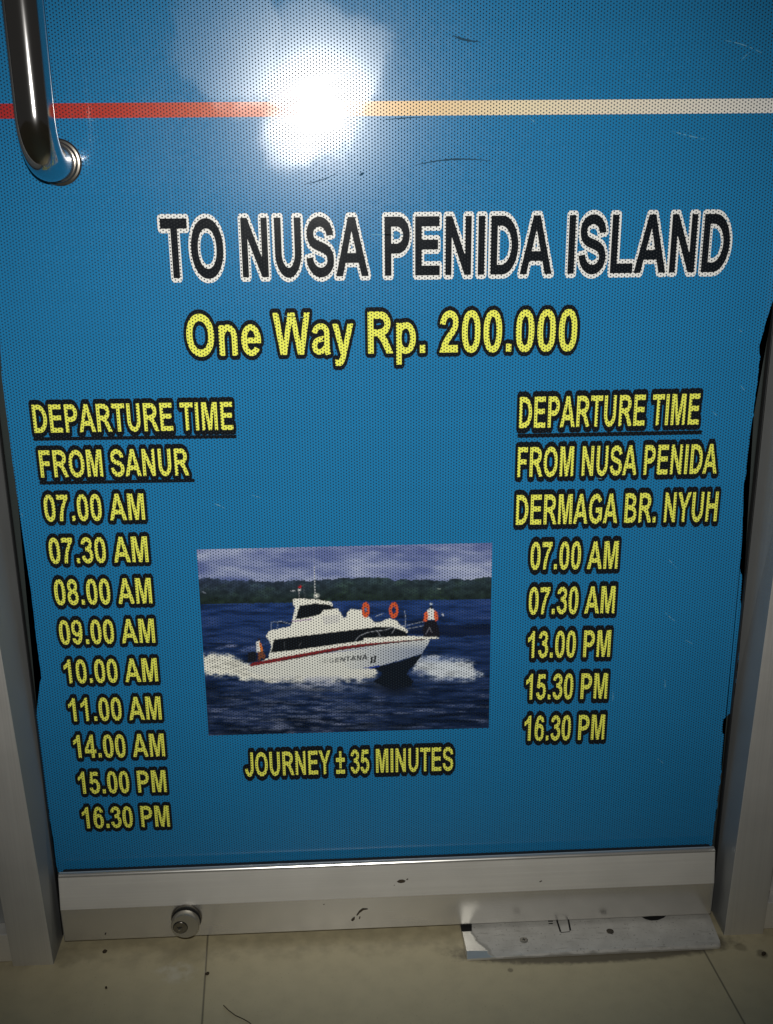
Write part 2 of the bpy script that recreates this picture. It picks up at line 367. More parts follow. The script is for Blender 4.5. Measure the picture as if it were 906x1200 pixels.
G = {
 'A': (1479, [P((1471, 0), (1149, 0), (1021, 333), (435, 333), (314, 0), (0, 0), (571, 1466), (884, 1466)), SUB(P((926, 580), (724, 1124), (526, 580)))]),
 'B': (1479, [P((150, 0), (150, 1466), (760, 1466), ('q', 1265, 1466, 1265, 1090), ('q', 1265, 860, 1075, 782), ('q', 1375, 700, 1375, 415), ('q', 1375, 0, 860, 0)),
       SUB(P((446, 881), (446, 1222), (700, 1222), ('q', 970, 1222, 970, 1052), ('q', 970, 881, 700, 881))), SUB(P((446, 247), (446, 639), (740, 639), ('q', 1062, 639, 1062, 445), ('q', 1062, 247, 720, 247)))]),
 'D': (1479, [P((148, 0), (148, 1466), (660, 1466), ('q', 1390, 1466, 1390, 724), ('q', 1390, 0, 680, 0)), SUB(P((444, 248), (444, 1218), (600, 1218), ('q', 1083, 1218, 1083, 733), ('q', 1083, 248, 610, 248)))]),
 'E': (1366, [P((149, 0), (149, 1466), (1236, 1466), (1236, 1218), (445, 1218), (445, 893), (1181, 893), (1181, 646), (445, 646), (445, 247), (1264, 247), (1264, 0))]),
 'F': (1251, [P((151, 0), (151, 1466), (1156, 1466), (1156, 1218), (447, 1218), (447, 871), (1059, 871), (1059, 623), (447, 623), (447, 0))]),
 'G': (1593, [ST(np.vstack([arc(800, 721, 553, 621, 36, 322, 60)]), 306, 252), P((811, 539), (811, 786), (1449, 786), (1449, 202), (1310, 100), (1143, 190), (1143, 539))]),
 'H': (1479, [P((150, 0), (150, 1466), (446, 1466), (446, 889), (1026, 889), (1026, 1466), (1322, 1466), (1322, 0), (1026, 0), (1026, 641), (446, 641), (446, 0))]),
 'I': (569, [P((140, 0), (140, 1466), (436, 1466), (436, 0))]),
 'J': (1139, [P((704, 1466), (1000, 1466), (1000, 520), ('q', 1000, -25, 515, -25), ('q', 48, -25, 45, 455), (325, 487), ('q', 330, 228, 515, 228), ('q', 704, 228, 704, 520))]),
 'L': (1251, [P((157, 0), (157, 1466), (453, 1466), (453, 247), (1189, 247), (1189, 0))]),
 'M': (1706, [P((145, 0), (145, 1466), (588, 1466), (854, 466), (1117, 1466), (1561, 1466), (1561, 0), (1286, 0), (1286, 1154), (995, 0), (710, 0), (420, 1154), (420, 0))]),
 'N': (1479, [P((152, 0), (152, 1466), (440, 1466), (1040, 487), (1040, 1466), (1315, 1466), (1315, 0), (1018, 0), (427, 956), (427, 0))]),
 'O': (1593, [E(796, 721, 711, 747, e=2.1), SUB(E(796, 721, 405, 495, e=2.15))]),
 'P': (1366, [P((149, 0), (149, 1466), (760, 1466), ('q', 1277, 1466, 1277, 1015), ('q', 1277, 553, 730, 553), (445, 553), (445, 0)), SUB(P((445, 801), (445, 1218), (690, 1218), ('q', 972, 1218, 972, 1010), ('q', 972, 801, 680, 801)))]),
 'R': (1479, [P((150, 0), (150, 1466), (800, 1466), ('q', 1332, 1466, 1332, 1055), ('q', 1332, 700, 1000, 655), ('q', 1120, 580, 1190, 455), (1475, 0), (1121, 0), (900, 345), ('q', 730, 612, 560, 612), (446, 612), (446, 0)),
       SUB(P((446, 846), (446, 1218), (760, 1218), ('q', 1027, 1218, 1027, 1032), ('q', 1027, 846, 720, 846)))]),
 'S': (1366, [ST(path((1118, 1020), ('q', 1105, 1358, 670, 1358), ('q', 248, 1358, 248, 1075), ('c', 248, 840, 450, 800, 690, 745), ('c', 960, 680, 1138, 620, 1138, 400), ('q', 1138, 100, 690, 100), ('q', 240, 100, 203, 470)), 300, 246)]),
 'T': (1251, [P((479, 0), (479, 1218), (44, 1218), (44, 1466), (1209, 1466), (1209, 1218), (775, 1218), (775, 0))]),
 'U': (1479, [P((147, 1466), (147, 600), ('q', 147, -25, 733, -25), ('q', 1319, -25, 1319, 610), (1319, 1466), (1023, 1466), (1023, 610), ('q', 1023, 228, 738, 228), ('q', 443, 228, 443, 600), (443, 1466))]),
 'W': (1933, [P((359, 0), (9, 1466), (312, 1466), (533, 459), (801, 1466), (1153, 1466), (1410, 442), (1635, 1466), (1933, 1466), (1577, 0), (1263, 0), (971, 1096), (680, 0))]),
 'Y': (1366, [P((534, 0), (534, 617), (-3, 1466), (344, 1466), (689, 886), (1027, 1466), (1368, 1466), (829, 615), (829, 0))]),
 'a': (1139, [ST(path((215, 745), ('q', 250, 985, 560, 985), ('q', 862, 985, 862, 740), (862, 300), ('c', 862, 150, 880, 80, 915, -10)), 272, 196), ST(path((862, 590), ('c', 640, 520, 205, 560, 205, 290), ('q', 205, 85, 430, 85), ('q', 862, 85, 862, 480)), 262, 186)]),
 'e': (1139, [ST(arc(562, 530, 368, 452, -2, 322, 60), 282, 206), P((260, 425), (260, 618), (1068, 618), (1068, 425))]),
 'n': (1251, [P((153, 0), (153, 1062), (430, 1062), (434, 0)), ST(path((300, 640), ('q', 330, 972, 620, 972), ('q', 955, 972, 955, 640), (955, 0)), 281, 226)]),
 'p': (1251, [P((153, -405), (153, 1062), (425, 1062), (434, -405)), E(665, 531, 512, 555, e=2.1), SUB(E(655, 531, 228, 338, e=2.15)), P((153, 300), (153, 800), (427, 800), (427, 300))]),
 'y': (1139, [P((13, 1062), (312, 1062), (566, 308), (814, 1062), (1105, 1062), (700, -60), ('c', 610, -320, 520, -425, 300, -425), (140, -410), (115, -190), (230, -205), ('c', 330, -205, 400, -150, 425, -22))]),
 '0': (1139, [E(567, 723, 484, 748, e=2.3), SUB(E(567, 723, 192, 512, e=2.3))]),
 '1': (1139, [P((807, 0), (526, 0), (526, 1059), (350, 940), (139, 846), (139, 1101), (310, 1170), (470, 1310), (579, 1472), (807, 1472))]),
 '2': (1139, [ST(path((205, 990), ('q', 230, 1354, 570, 1354), ('q', 888, 1354, 888, 1060), ('c', 888, 800, 600, 640, 440, 440), ('c', 330, 310, 280, 240, 250, 130)), 285, 236), P((32, 0), (1014, 0), (1014, 261), (360, 261), (190, 330))]),
 '3': (1139, [ST(path((218, 1075), ('q', 245, 1354, 560, 1354), ('q', 888, 1354, 888, 1100), ('q', 888, 800, 480, 800)), 275, 232), ST(path((430, 790), ('q', 930, 830, 930, 440), ('q', 930, 92, 555, 92), ('q', 235, 92, 200, 410)), 280, 234)]),
 '4': (1139, [P((638, 0), (638, 295), (37, 295), (37, 541), (674, 1473), (910, 1473), (910, 542), (1092, 542), (1092, 295), (910, 295), (910, 0)), SUB(P((638, 542), (638, 1044), (301, 542)))]),
 '5': (1139, [ST(path((200, 390), ('q', 235, 92, 545, 92), ('q', 915, 92, 915, 480), ('q', 915, 848, 580, 848), ('c', 450, 848, 330, 790, 240, 680)), 284, 236), P((240, 1447), (975, 1447), (975, 1187), (448, 1187), (395, 800), (330, 640), (110, 700))]),
 '6': (1139, SIX), '9': (1139, flip(SIX)),
 '7': (1139, [P((86, 1191), (86, 1452), (1048, 1452), (1048, 1247), ('c', 790, 980, 520, 520, 492, 0), (217, 0), ('c', 230, 420, 430, 860, 715, 1191))]),
 '8': (1139, [E(568, 1075, 428, 397), E(568, 425, 487, 450), SUB(E(568, 1062, 178, 182)), SUB(E(568, 432, 212, 222))]),
 '.': (569, [P((146, 0), (146, 281), (427, 281), (427, 0))]),
 '±': (1124, [P((440, 330), (440, 1400), (685, 1400), (685, 330)), P((60, 740), (60, 985), (1065, 985), (1065, 740)), P((60, 0), (60, 245), (1065, 245), (1065, 0))]),
 ' ': (569, []),
}
def seg_dist(px, py, a, b, chunk=40000):
    """distance from points to the nearest of many segments"""
    out = np.empty(len(px)); d = b-a; L2 = (d*d).sum(1)+1e-12
    for s in range(0, len(px), chunk):
        X, Y = px[s:s+chunk, None], py[s:s+chunk, None]
        u = np.clip(((X-a[:, 0])*d[:, 0]+(Y-a[:, 1])*d[:, 1])/L2, 0, 1)
        out[s:s+chunk] = np.sqrt(((X-a[:, 0]-u*d[:, 0])**2+(Y-a[:, 1]-u*d[:, 1])**2).min(1))
    return out
def poly_sd(px, py, p):
    q = np.roll(p, -1, 0); d = seg_dist(px, py, p, q); ins = np.zeros(len(px), bool)
    for (x0, y0), (x1, y1) in zip(p, q):
        if y0 == y1: continue
        c = (py < max(y0, y1)) & (py >= min(y0, y1)); ins ^= c & (px < x0+(py-y0)*(x1-x0)/(y1-y0))
    return np.where(ins, -d, d)
def stroke_sd(px, py, pts, wx, wy):
    k = wy/wx; P0 = pts*[k, 1]; X = px*k
    d = seg_dist(X, py, P0[:-1], P0[1:]) - wy/2
    for e, i in ((P0[0], P0[1]), (P0[-1], P0[-2])):          # butt ends
        t = (e-i)/np.linalg.norm(e-i); over = (X-e[0])*t[0]+(py-e[1])*t[1]
        near = np.hypot(X-e[0], py-e[1]) < wy*0.95
        d = np.where(near, np.maximum(d, over), d)
    return d
def msegs(F, gx, gy):
    """marching-squares segments of F = 0"""
    segs = []; ins = F < 0
    cell = ins[:-1, :-1].astype(int)+ins[:-1, 1:]+ins[1:, :-1]+ins[1:, 1:]
    for j, i in zip(*np.nonzero((cell > 0) & (cell < 4))):
        c = [(i, j), (i+1, j), (i+1, j+1), (i, j+1)]; pts = []
        for a, b in zip(c, c[1:]+c[:1]):
            fa, fb = F[a[1], a[0]], F[b[1], b[0]]
            if (fa < 0) != (fb < 0):
                u = fa/(fa-fb); pts.append((gx[a[0]]+(gx[b[0]]-gx[a[0]])*u, gy[a[1]]+(gy[b[1]]-gy[a[1]])*u))
        for k in range(0, len(pts)-1, 2): segs.append((*pts[k], *pts[k+1]))
    return np.array(segs)
def level_mesh(F, gx, gy):
    """faces of the region F < 0: runs of whole cells, and clipped cells along the edge"""
    V, Fc = [], []; ins = F < 0
    cnt = ins[:-1, :-1].astype(int)+ins[:-1, 1:]+ins[1:, :-1]+ins[1:, 1:]
    def add(ps):
        n = len(V); V.extend(ps); Fc.append(tuple(range(n, n+len(ps))))
    for j in range(cnt.shape[0]):
        row = cnt[j]; i = 0
        while i < len(row):
            if row[i] == 4:
                k = i
                while k+1 < len(row) and row[k+1] == 4: k += 1
                add([(gx[i], gy[j]), (gx[k+1], gy[j]), (gx[k+1], gy[j+1]), (gx[i], gy[j+1])]); i = k+1; continue
            if row[i] > 0:
                c = [(i, j), (i+1, j), (i+1, j+1), (i, j+1)]; ps = []
                for a, b in zip(c, c[1:]+c[:1]):
                    fa, fb = F[a[1], a[0]], F[b[1], b[0]]
                    if fa < 0: ps.append((gx[a[0]], gy[a[1]]))
                    if (fa < 0) != (fb < 0):
                        u = fa/(fa-fb); ps.append((gx[a[0]]+(gx[b[0]]-gx[a[0]])*u, gy[a[1]]+(gy[b[1]]-gy[a[1]])*u))
                if len(ps) >= 3: add(ps)
            i += 1
    return np.array(V, float).reshape(-1, 2), Fc
STEP = 19.0; CACHE = {}
def glyph_field(ch):
    if ch in CACHE: return CACHE[ch]
    adv, prims = G[ch]
    gx = np.arange(-420, adv+440, STEP); gy = np.arange(-780, 1466+420, STEP)
    X, Y = np.meshgrid(gx, gy); px, py = X.ravel(), Y.ravel(); f = np.full(len(px), 1e6)
    for pr in prims:
        if pr[0] == 'p': f = np.minimum(f, poly_sd(px, py, pr[1]))
        elif pr[0] == '-': f = np.maximum(f, -poly_sd(px, py, pr[1]))
        else: f = np.minimum(f, stroke_sd(px, py, pr[1], pr[2], pr[3]))
    F0 = f.reshape(X.shape); s = msegs(F0, gx, gy)
    d = seg_dist(px, py, s[:, :2], s[:, 2:]); SD = np.where(F0 < 0, -1, 1)*d.reshape(X.shape)
    CACHE[ch] = (adv, gx, gy, F0, SD, s[:, [0, 2]].min(), s[:, [0, 2]].max()); return CACHE[ch]
MC = {}
def glyph_mesh(ch, off):
    if (ch, off) not in MC:
        adv, gx, gy, F0, SD, *_ = glyph_field(ch)
        MC[ch, off] = level_mesh(F0 if off == 0 else SD-off, gx, gy)
    return MC[ch, off]
def text_line(txt, xl, xr, base, top, off, mats, label, under=None):
    """txt set so that its ink runs from xl to xr; base / top give the picture heights of baseline and cap line at both ends"""
    bl, br = on_y((xl, base[0])), on_y((xr, base[1])); tl, tr = on_y((xl, top[0])), on_y((xr, top[1]))
    ml = on_y((xl, (base[0]+top[0])/2))[0]; mr = on_y((xr, (base[1]+top[1])/2))[0]
    cap = ((tl[2]-bl[2])+(tr[2]-br[2]))/2; s = cap/1466
    pen, lay = 0, []
    for ch in txt: lay.append((ch, pen)); pen += G[ch][0]
    x0 = lay[0][1]+glyph_field(txt[0])[5]; x1 = lay[-1][1]+glyph_field(txt[-1])[6]
    sx = (mr-ml)/(x1-x0); slope = (br[2]-bl[2])/(mr-ml)
    V, Fc, fm = [], [], []
    for li, o in ((0, off), (1, 0)):
        for gi, (ch, pen) in enumerate(lay):
            if ch == ' ': continue
            v, f = glyph_mesh(ch, o); n = len(V)
            xx = ml+(v[:, 0]+pen-x0)*sx; zz = bl[2]+slope*(xx-ml)+v[:, 1]*s
            yy = FY-(0.00012 if li else 0.00006)-(0.000015*(gi % 3) if li == 0 else 0)
            V.extend(zip(xx, [yy]*len(xx), zz)); Fc.extend([tuple(k+n for k in q) for q in f]); fm.extend([li]*len(f))
    if under:
        n = len(V)
        for p, dz in ((under[0], -1), (under[1], -1), (under[1], 1), (under[0], 1)):
            a = on_y(p); V.append((a[0], FY-0.00011, a[2]+dz*under[2]*0.00040))
        Fc.append((n, n+1, n+2, n+3)); fm.append(0)
    return tag(mesh('lettering', V, Fc, mats, fm, film), label)
BY = [M_BLACK, M_YELLOW]; WB = [M_WHITE, M_BLACK]
text_line('TO NUSA PENIDA ISLAND', 189.5, 855.3, (326.2, 318.7), (256.5, 250), 108, WB, 'large black headline reading TO NUSA PENIDA ISLAND with white outline')
text_line('One Way Rp. 200.000', 218.5, 676.5, (417.5, 410.8), (368.3, 361.8), 155, BY, 'yellow line reading One Way Rp. 200.000 with black outline')
text_line('DEPARTURE TIME', 38.6, 273, (507.3, 503.6), (473.8, 471.5), 262, BY, 'underlined yellow heading DEPARTURE TIME on the left', ((39.5, 514.5), (277.3, 511.5), 3.6))
text_line('FROM SANUR', 46.6, 221, (559.6, 557), (527.4, 525.8), 262, BY, 'underlined yellow heading FROM SANUR', ((46.4, 566), (228, 563), 3.6))
text_line('DEPARTURE TIME', 608.7, 820, (501.7, 497.3), (464.9, 461.5), 262, BY, 'underlined yellow heading DEPARTURE TIME on the right', ((606.4, 510.8), (822.4, 506.6), 4.2))
text_line('FROM NUSA PENIDA', 606.6, 841, (559, 554.7), (524.6, 519.7), 262, BY, 'yellow heading FROM NUSA PENIDA')
text_line('DERMAGA BR. NYUH', 604.9, 841, (615, 610.7), (580.6, 575.7), 262, BY, 'yellow heading DERMAGA BR. NYUH')
for tx, xl, xr, b0, b1, t0, t1 in (
    ('07.00 AM', 51.6, 169, 610.9, 609, 580, 577.9), ('07.30 AM', 57.4, 173.2, 660.4, 658.5, 630.2, 628.5), ('08.00 AM', 63.8, 177.5, 709, 707, 679.2, 677),
    ('09.00 AM', 69.5, 181, 755.2, 753, 727, 724.8), ('10.00 AM', 75.2, 184.5, 800.8, 798.5, 773, 771.3), ('11.00 AM', 80.6, 188.7, 845.3, 843, 818.2, 816),
    ('14.00 AM', 86.3, 192.6, 888.3, 886.3, 861.6, 859.4), ('15.00 PM', 91.7, 194.8, 930.2, 928, 904.6, 902.3), ('16.30 PM', 96.4, 198.5, 970.7, 968.6, 946.2, 943.5)):
    text_line(tx, xl, xr, (b0, b1), (t0, t1), 255, BY, 'yellow departure time %s in the left column' % tx)
for tx, xl, xr, b0, b1, t0, t1 in (
    ('07.00 AM', 621.9, 724.6, 667.5, 666.3, 635.2, 633.8), ('07.30 AM', 619.8, 720.9, 719.9, 718.5, 688, 686.8), ('13.00 PM', 618.9, 715.6, 770.9, 769.4, 739.7, 738.4),
    ('15.30 PM', 616.7, 712, 819.7, 818.5, 789.9, 788.7), ('16.30 PM', 614.7, 708.7, 868, 866.4, 838.6, 837.5)):
    text_line(tx, xl, xr, (b0, b1), (t0, t1), 275, BY, 'yellow departure time %s in the right column' % tx)
text_line('JOURNEY ± 35 MINUTES', 287.2, 531.2, (909.8, 902.8), (882, 875.2), 290, BY, 'yellow line reading JOURNEY ± 35 MINUTES under the boat picture')

# ------------------------------------------------------------------ printed boat picture: drawn as printed colours, one per mesh vertex
def lin(c): c = np.array(c, float)/255; return np.where(c <= 0.04045, c/12.92, ((c+0.055)/1.055)**2.4)
def boat_picture():
    S = 3.0; NX, NY = 350, 226                               # painted 3x finer over picture box (229..579, 635..865), averaged down
    ox, oy = 229.0, 634.0; W, H = int(352*S), int(232*S)
    xs = ox+(np.arange(W)+.5)/S; ys = oy+(np.arange(H)+.5)/S; X, Y = np.meshgrid(xs, ys)
    def nz(sx, sy, seed, oct=3):
        r = np.random.default_rng(seed); out = np.zeros((H, W)); amp = 1
        for k in range(oct):
            gw, gh = int(352/sx*2**k)+3, int(232/sy*2**k)+3; g = r.random((gh, gw))
            u = (X-ox)/sx*2**k; v = (Y-oy)/sy*2**k; i, j = u.astype(int), v.astype(int); fu, fv = u-i, v-j
            fu = fu*fu*(3-2*fu); fv = fv*fv*(3-2*fv)
            out += amp*((g[j, i]*(1-fu)+g[j, i+1]*fu)*(1-fv)+(g[j+1, i]*(1-fu)+g[j+1, i+1]*fu)*fv-.5); amp *= .55
        return out
    def inside(p, wob=0, seed=0):
        x, y = X, Y
        if wob: x = X+nz(5, 4, seed)*wob*2; y = Y+nz(5, 4, seed+1)*wob*2
        ins = np.zeros(X.shape, bool); p = list(p)
        for (x0, y0), (x1, y1) in zip(p, p[1:]+p[:1]):
            if y0 == y1: continue
            ins ^= (y < max(y0, y1)) & (y >= min(y0, y1)) & (x < x0+(y-y0)*(x1-x0)/(y1-y0))
        return ins
    def blur(m, k):
        m = m.astype(float)
        for ax in (0, 1):
            for _ in range(2): m = sum(np.roll(m, d, ax) for d in range(-k, k+1))/(2*k+1)
        return m
    def foam(p, col, a, wob, seed, k=4):
        m = blur(inside(p, wob, seed), k); m = np.clip(m+nz(6, 3, seed+5, 4)*1.5*(4*m*(1-m)), 0, 1); sh = .80+.35*np.clip(.6+nz(12, 3, seed+7, 4), 0, 1)
        c = np.array(col, float)*np.clip(sh, 0, 1.06)[..., None]; mm = (m*a)[..., None]; I[:] = I*(1-mm)+c*mm
    I = np.zeros((H, W, 3))
    def put(mask, col, a=1.0):
        m = (mask*a)[..., None] if np.ndim(mask) == 2 else mask; c = np.array(col, float)
        I[:] = I*(1-m)+c*m
    def poly(p, col, a=1.0, wob=0, seed=0): put(inside(p, wob, seed).astype(float), col, a)
    def line(p, w_, col, a=1.0):
        p = np.array(p, float); x0, y0 = p.min(0)-4; x1, y1 = p.max(0)+4
        sel = (X > x0) & (X < x1) & (Y > y0) & (Y < y1); d = seg_dist(X[sel], Y[sel], p[:-1], p[1:])
        m = np.zeros(X.shape); m[sel] = np.clip((w_/2-d)*S+.5, 0, 1); put(m, col, a)
    def ring(cx, cy, rx, ry, t, col):
        d = np.hypot((X-cx)/rx, (Y-cy)/ry); put(((d < 1) & (d > t)).astype(float), col)
    def soft(cx, cy, rx, ry, col, a): put(np.clip(1.25-np.hypot((X-cx)/rx, (Y-cy)/ry), 0, 1), col, a)
    # sky
    n = nz(38, 9, 1, 5); n2 = nz(120, 16, 5, 3)
    k = np.clip(.5+n*.9+n2*.5, 0, 1)[..., None]; I[:] = (1-k)*np.array([98, 112, 164])+k*np.array([170, 180, 210])
    # sea
    vd = np.clip((Y-703)/160, 0, 1)[..., None]; sea = (1-vd)*np.array([34, 62, 120])+vd*np.array([15, 29, 56])
    st = .9*nz(20, 2.0, 21, 4)+.6*nz(70, 6, 23, 3); k = np.clip(st*1.15, -1, 1)[..., None]
    sea = np.where(k > 0, sea+(np.array([82, 100, 152])-sea)*k*.60, sea*(1+k*.70))
    lowc = np.clip((Y-795)/30, 0, 1)*np.clip(1.15-abs(X-350)/130, 0, 1)            # pale broken water under the hull
    rip = np.clip(nz(14, 1.9, 31, 4)*2.0+.05+.30*lowc, 0, 1)*lowc
    sea = sea+(np.array([140, 148, 176])-sea)*(rip*.55)[..., None]
    lr = np.clip(nz(24, 1.8, 35, 4)*2.2-.45, 0, 1)*np.clip((Y-795)/20, 0, 1); sea = sea+(np.array([148, 156, 186])-sea)*(lr*.6)[..., None]
    hb = np.interp(X, [233, 345, 390, 455, 577], [708, 706, 704, 703.5, 702])
    m = (Y > hb)[..., None]; I[:] = np.where(m, sea, I)
    put(((Y > hb+32+nz(40, 10, 40)*6) & (Y < hb+42+nz(40, 10, 41)*6) & (X > 480)).astype(float), (16, 26, 52), .75)
    # hills
    ht = np.interp(X, [231, 245, 262, 272, 290, 316, 330, 345, 365, 380, 395, 420, 440, 455, 462, 470, 490, 505, 525, 530, 545, 555, 562, 577],
                   [678, 677.5, 679, 680.5, 680, 681, 682, 680, 680, 679, 678, 676.5, 677, 678, 679.5, 678.5, 680, 680, 681, 678.5, 679, 679, 677.5, 676.5])+nz(5, 50, 50)*2
    hk = np.clip((Y-ht)/25, 0, 1)[..., None]; le = np.clip((430-X)/200, 0, 1)[..., None]
    hill = (1-hk)*(np.array([46, 60, 70])+le*np.array([8, 6, 24]))+hk*np.array([32, 44, 40]); hn = nz(6, 4, 60, 4)[..., None]
    hill = hill*(1+hn*.45)+np.clip(nz(14, 7, 63)-.1, 0, 1)[..., None]*np.array([20, 30, 10])
    I[:] = np.where(((Y > ht) & (Y <= hb))[..., None], hill, I)
    line([(237, 693), (241, 695)], 1.2, (120, 130, 145)); line([(341, 692), (345, 692.5)], 1.4, (190, 195, 200)); line([(512, 690), (516, 690)], 1.2, (130, 145, 140))
    # spray behind the stern, wakes
    sp = np.clip(nz(14, 3, 70, 4)*2.0+.25, 0, 1)*np.clip(1.2-np.hypot((X-284)/48, (Y-757)/8), 0, 1); put(sp, (140, 152, 196), .8)
    FO = (232, 232, 220)
    foam([(225, 767), (250, 766), (262, 766.5), (272, 769), (285, 775), (297, 779), (330, 774), (400, 770), (438, 783), (441, 791), (425, 796), (380, 799), (330, 799), (300, 798), (284, 797), (270, 792), (255, 792), (225, 789)], FO, 1, 1.6, 80, 6)
    fog = np.clip(1.3-abs(Y-800)/10, 0, 1)*np.clip(1.2-abs(X-375)/75, 0, 1)*np.clip(.6+nz(12, 3, 84, 4)*1.3, 0, 1); put(fog, (176, 182, 200), .85)
    foam([(484, 781), (492, 769), (510, 769), (530, 773), (553, 775.5), (556, 782), (561, 788), (566, 793), (540, 797), (510, 795), (495, 791), (482, 787)], (206, 214, 222), 1, 1.8, 90, 7)
    soft(515, 772, 34, 5, (130, 148, 190), .5); soft(520, 797, 40, 4, (110, 126, 170), .5); soft(490, 788, 12, 4, (70, 86, 130), .7)
    # hull
    poly([(296, 780), (330, 774), (400, 761), (430, 757), (470, 750.5), (504, 749.5), (500, 757), (494, 766), (465, 774.5), (433, 783.5), (444, 788.5), (425, 791), (380, 792), (330, 792), (300, 790), (288, 786)], (226, 228, 220))
    sh = inside([(380, 764), (430, 757), (470, 750.5), (504, 749.5), (500, 757), (494, 766), (465, 774.5), (433, 783.5), (410, 784)])*np.clip((X-395)/90, 0, 1)*np.clip((Y-748)/14, .35, 1); put(sh, (128, 142, 170), .75)
    line([(365, 766.5), (400, 763), (430, 759)], 1.1, (120, 130, 175), .6)
    poly([(425.5, 782.5), (438, 780.5), (447, 779), (440, 784)], (40, 62, 150))
    poly([(436, 783.5), (448, 779.5), (465, 775.5), (494, 766.5), (489, 776), (478, 785), (477, 790), (484, 798), (482, 804), (460, 808), (444, 802), (437, 799), (448, 790), (446, 787)], (18, 24, 34), 1, .6, 95)
    soft(462, 808, 26, 8, (20, 26, 40), .8)
    # superstructure
    WH = (240, 240, 228)
    poly([(311.5, 746), (314.8, 740), (320, 738), (341, 733.7), (343, 724.6), (346, 711.5), (343.5, 709), (343, 701.5), (352, 700.8), (372.7, 702.6), (388, 705.6), (391, 712), (396, 713), (399, 717.5), (402.5, 724.5), (405.5, 722), (408, 716), (411, 713), (424, 714.5), (427, 719.5), (434, 724), (438, 728.6), (446, 729), (452, 725), (458, 724.3), (464, 727.5), (474, 735.6), (478, 739), (476, 745), (500, 746), (512, 747.5), (498, 749.5), (430, 757), (330, 772), (298, 777.5), (314, 771), (318, 758), (316, 752)], WH, 1, .5, 100)
    BK = (20, 22, 26)
    poly([(346.3, 725.5), (351, 709.7), (369, 707), (386, 708.4), (394, 713), (379, 714.7), (375, 719.6), (363, 723)], BK)
    poly([(317.5, 764.5), (321, 749.5), (346, 746), (430, 736), (440, 734.6), (459.6, 734.6), (474.5, 739.5), (478, 745), (426, 747.5), (426, 750.5), (400, 754), (346, 761.5)], BK)
    line([(333, 752), (334, 762)], .7, (70, 74, 80)); line([(350, 757), (353, 753)], .8, (90, 92, 96)); line([(342, 728), (365, 725.5)], .9, (150, 110, 165))
    poly([(377, 722), (398, 720), (398, 729), (380, 732)], (205, 205, 205), .6)
    # stripe, deck edge
    poly([(292, 779.5), (296, 776.5), (330, 770), (400, 757.5), (430, 753.5), (470, 749), (498, 747.5), (498, 749), (430, 756.8), (400, 761.3), (330, 774.4), (294, 780.6)], (128, 38, 42))
    line([(330, 774), (400, 761), (450, 754), (498, 749)], 1.1, (40, 16, 20), .8)
    poly([(426, 747.5), (470, 745.5), (497, 745.5), (511, 746), (516, 748.5), (498, 748.5), (430, 754)], WH)
    # rails, mast, flag
    for p in ([(415, 752), (421, 745), (430, 741), (442, 739), (452, 738), (462, 734)], [(474, 716), (475.5, 724), (474.5, 735)], [(475, 733), (497, 728)], [(476, 737), (496, 733)], [(442, 739), (446, 746)], [(318, 730), (318, 738)], [(325, 729), (325, 737)],
              [(317, 729), (330, 728), (340, 731)], [(440, 722), (449, 719)], [(459, 742), (463, 736), (474, 733)]): line(p, .8, (190, 196, 205), .8)
    line([(368.3, 664), (369, 700)], 1.1, (215, 218, 220), .9); line([(367.5, 640), (368.3, 664)], .8, (180, 186, 210), .5); soft(371, 698, 3.6, 3.2, WH, 1)
    line([(350, 690), (350.5, 700)], .8, (150, 150, 155)); line([(356.5, 688), (357, 700)], .7, (110, 112, 118))
    soft(351.5, 687.5, 2.3, 2.2, (205, 30, 40), 1); soft(350.8, 691, 2.2, 1.8, (240, 240, 236), 1)
    # lifebuoys
    OR = (214, 92, 52)
    ring(428.5, 714.5, 4.6, 9.2, .34, OR); ring(461.3, 714.8, 5.6, 9.6, .42, OR); soft(428.5, 714, 1.3, 3, (200, 205, 225), .6)
    # crew
    soft(505, 707.6, 2.2, 1.6, (225, 235, 240), 1); soft(505.2, 711.5, 2.2, 2.2, (24, 24, 28), 1)
    poly([(496, 746), (495, 737), (499, 727), (511, 727), (514, 736), (516, 746)], (28, 26, 34)); poly([(500, 715), (504, 712.5), (509, 714), (510.5, 726), (501, 726)], (232, 232, 228))
    poly([(500.5, 715.5), (501.5, 722), (500, 728), (496, 728), (497, 719)], (222, 98, 58)); poly([(509, 715), (512.5, 718), (513.5, 726), (510, 728), (508.5, 722)], (222, 98, 58))
    line([(499, 743), (503, 735), (506, 741)], .8, (140, 140, 150)); line([(518, 719), (519.5, 721)], 1.6, (200, 205, 215))
    poly([(290, 776), (290.5, 765), (296, 763.5), (300, 764), (300, 775)], (26, 28, 36)); soft(303.6, 749.2, 1.7, 1.7, (50, 34, 28), 1)
    poly([(300, 752), (304, 750.5), (306, 756), (306, 764), (300.5, 764)], (235, 235, 230)); poly([(303.8, 752), (306, 754), (308.5, 763), (305.8, 764), (304, 757)], (225, 122, 50))
    poly([(302, 764), (308, 763), (311, 768), (310, 772), (306, 771), (304.5, 774), (302, 774)], (120, 72, 50))
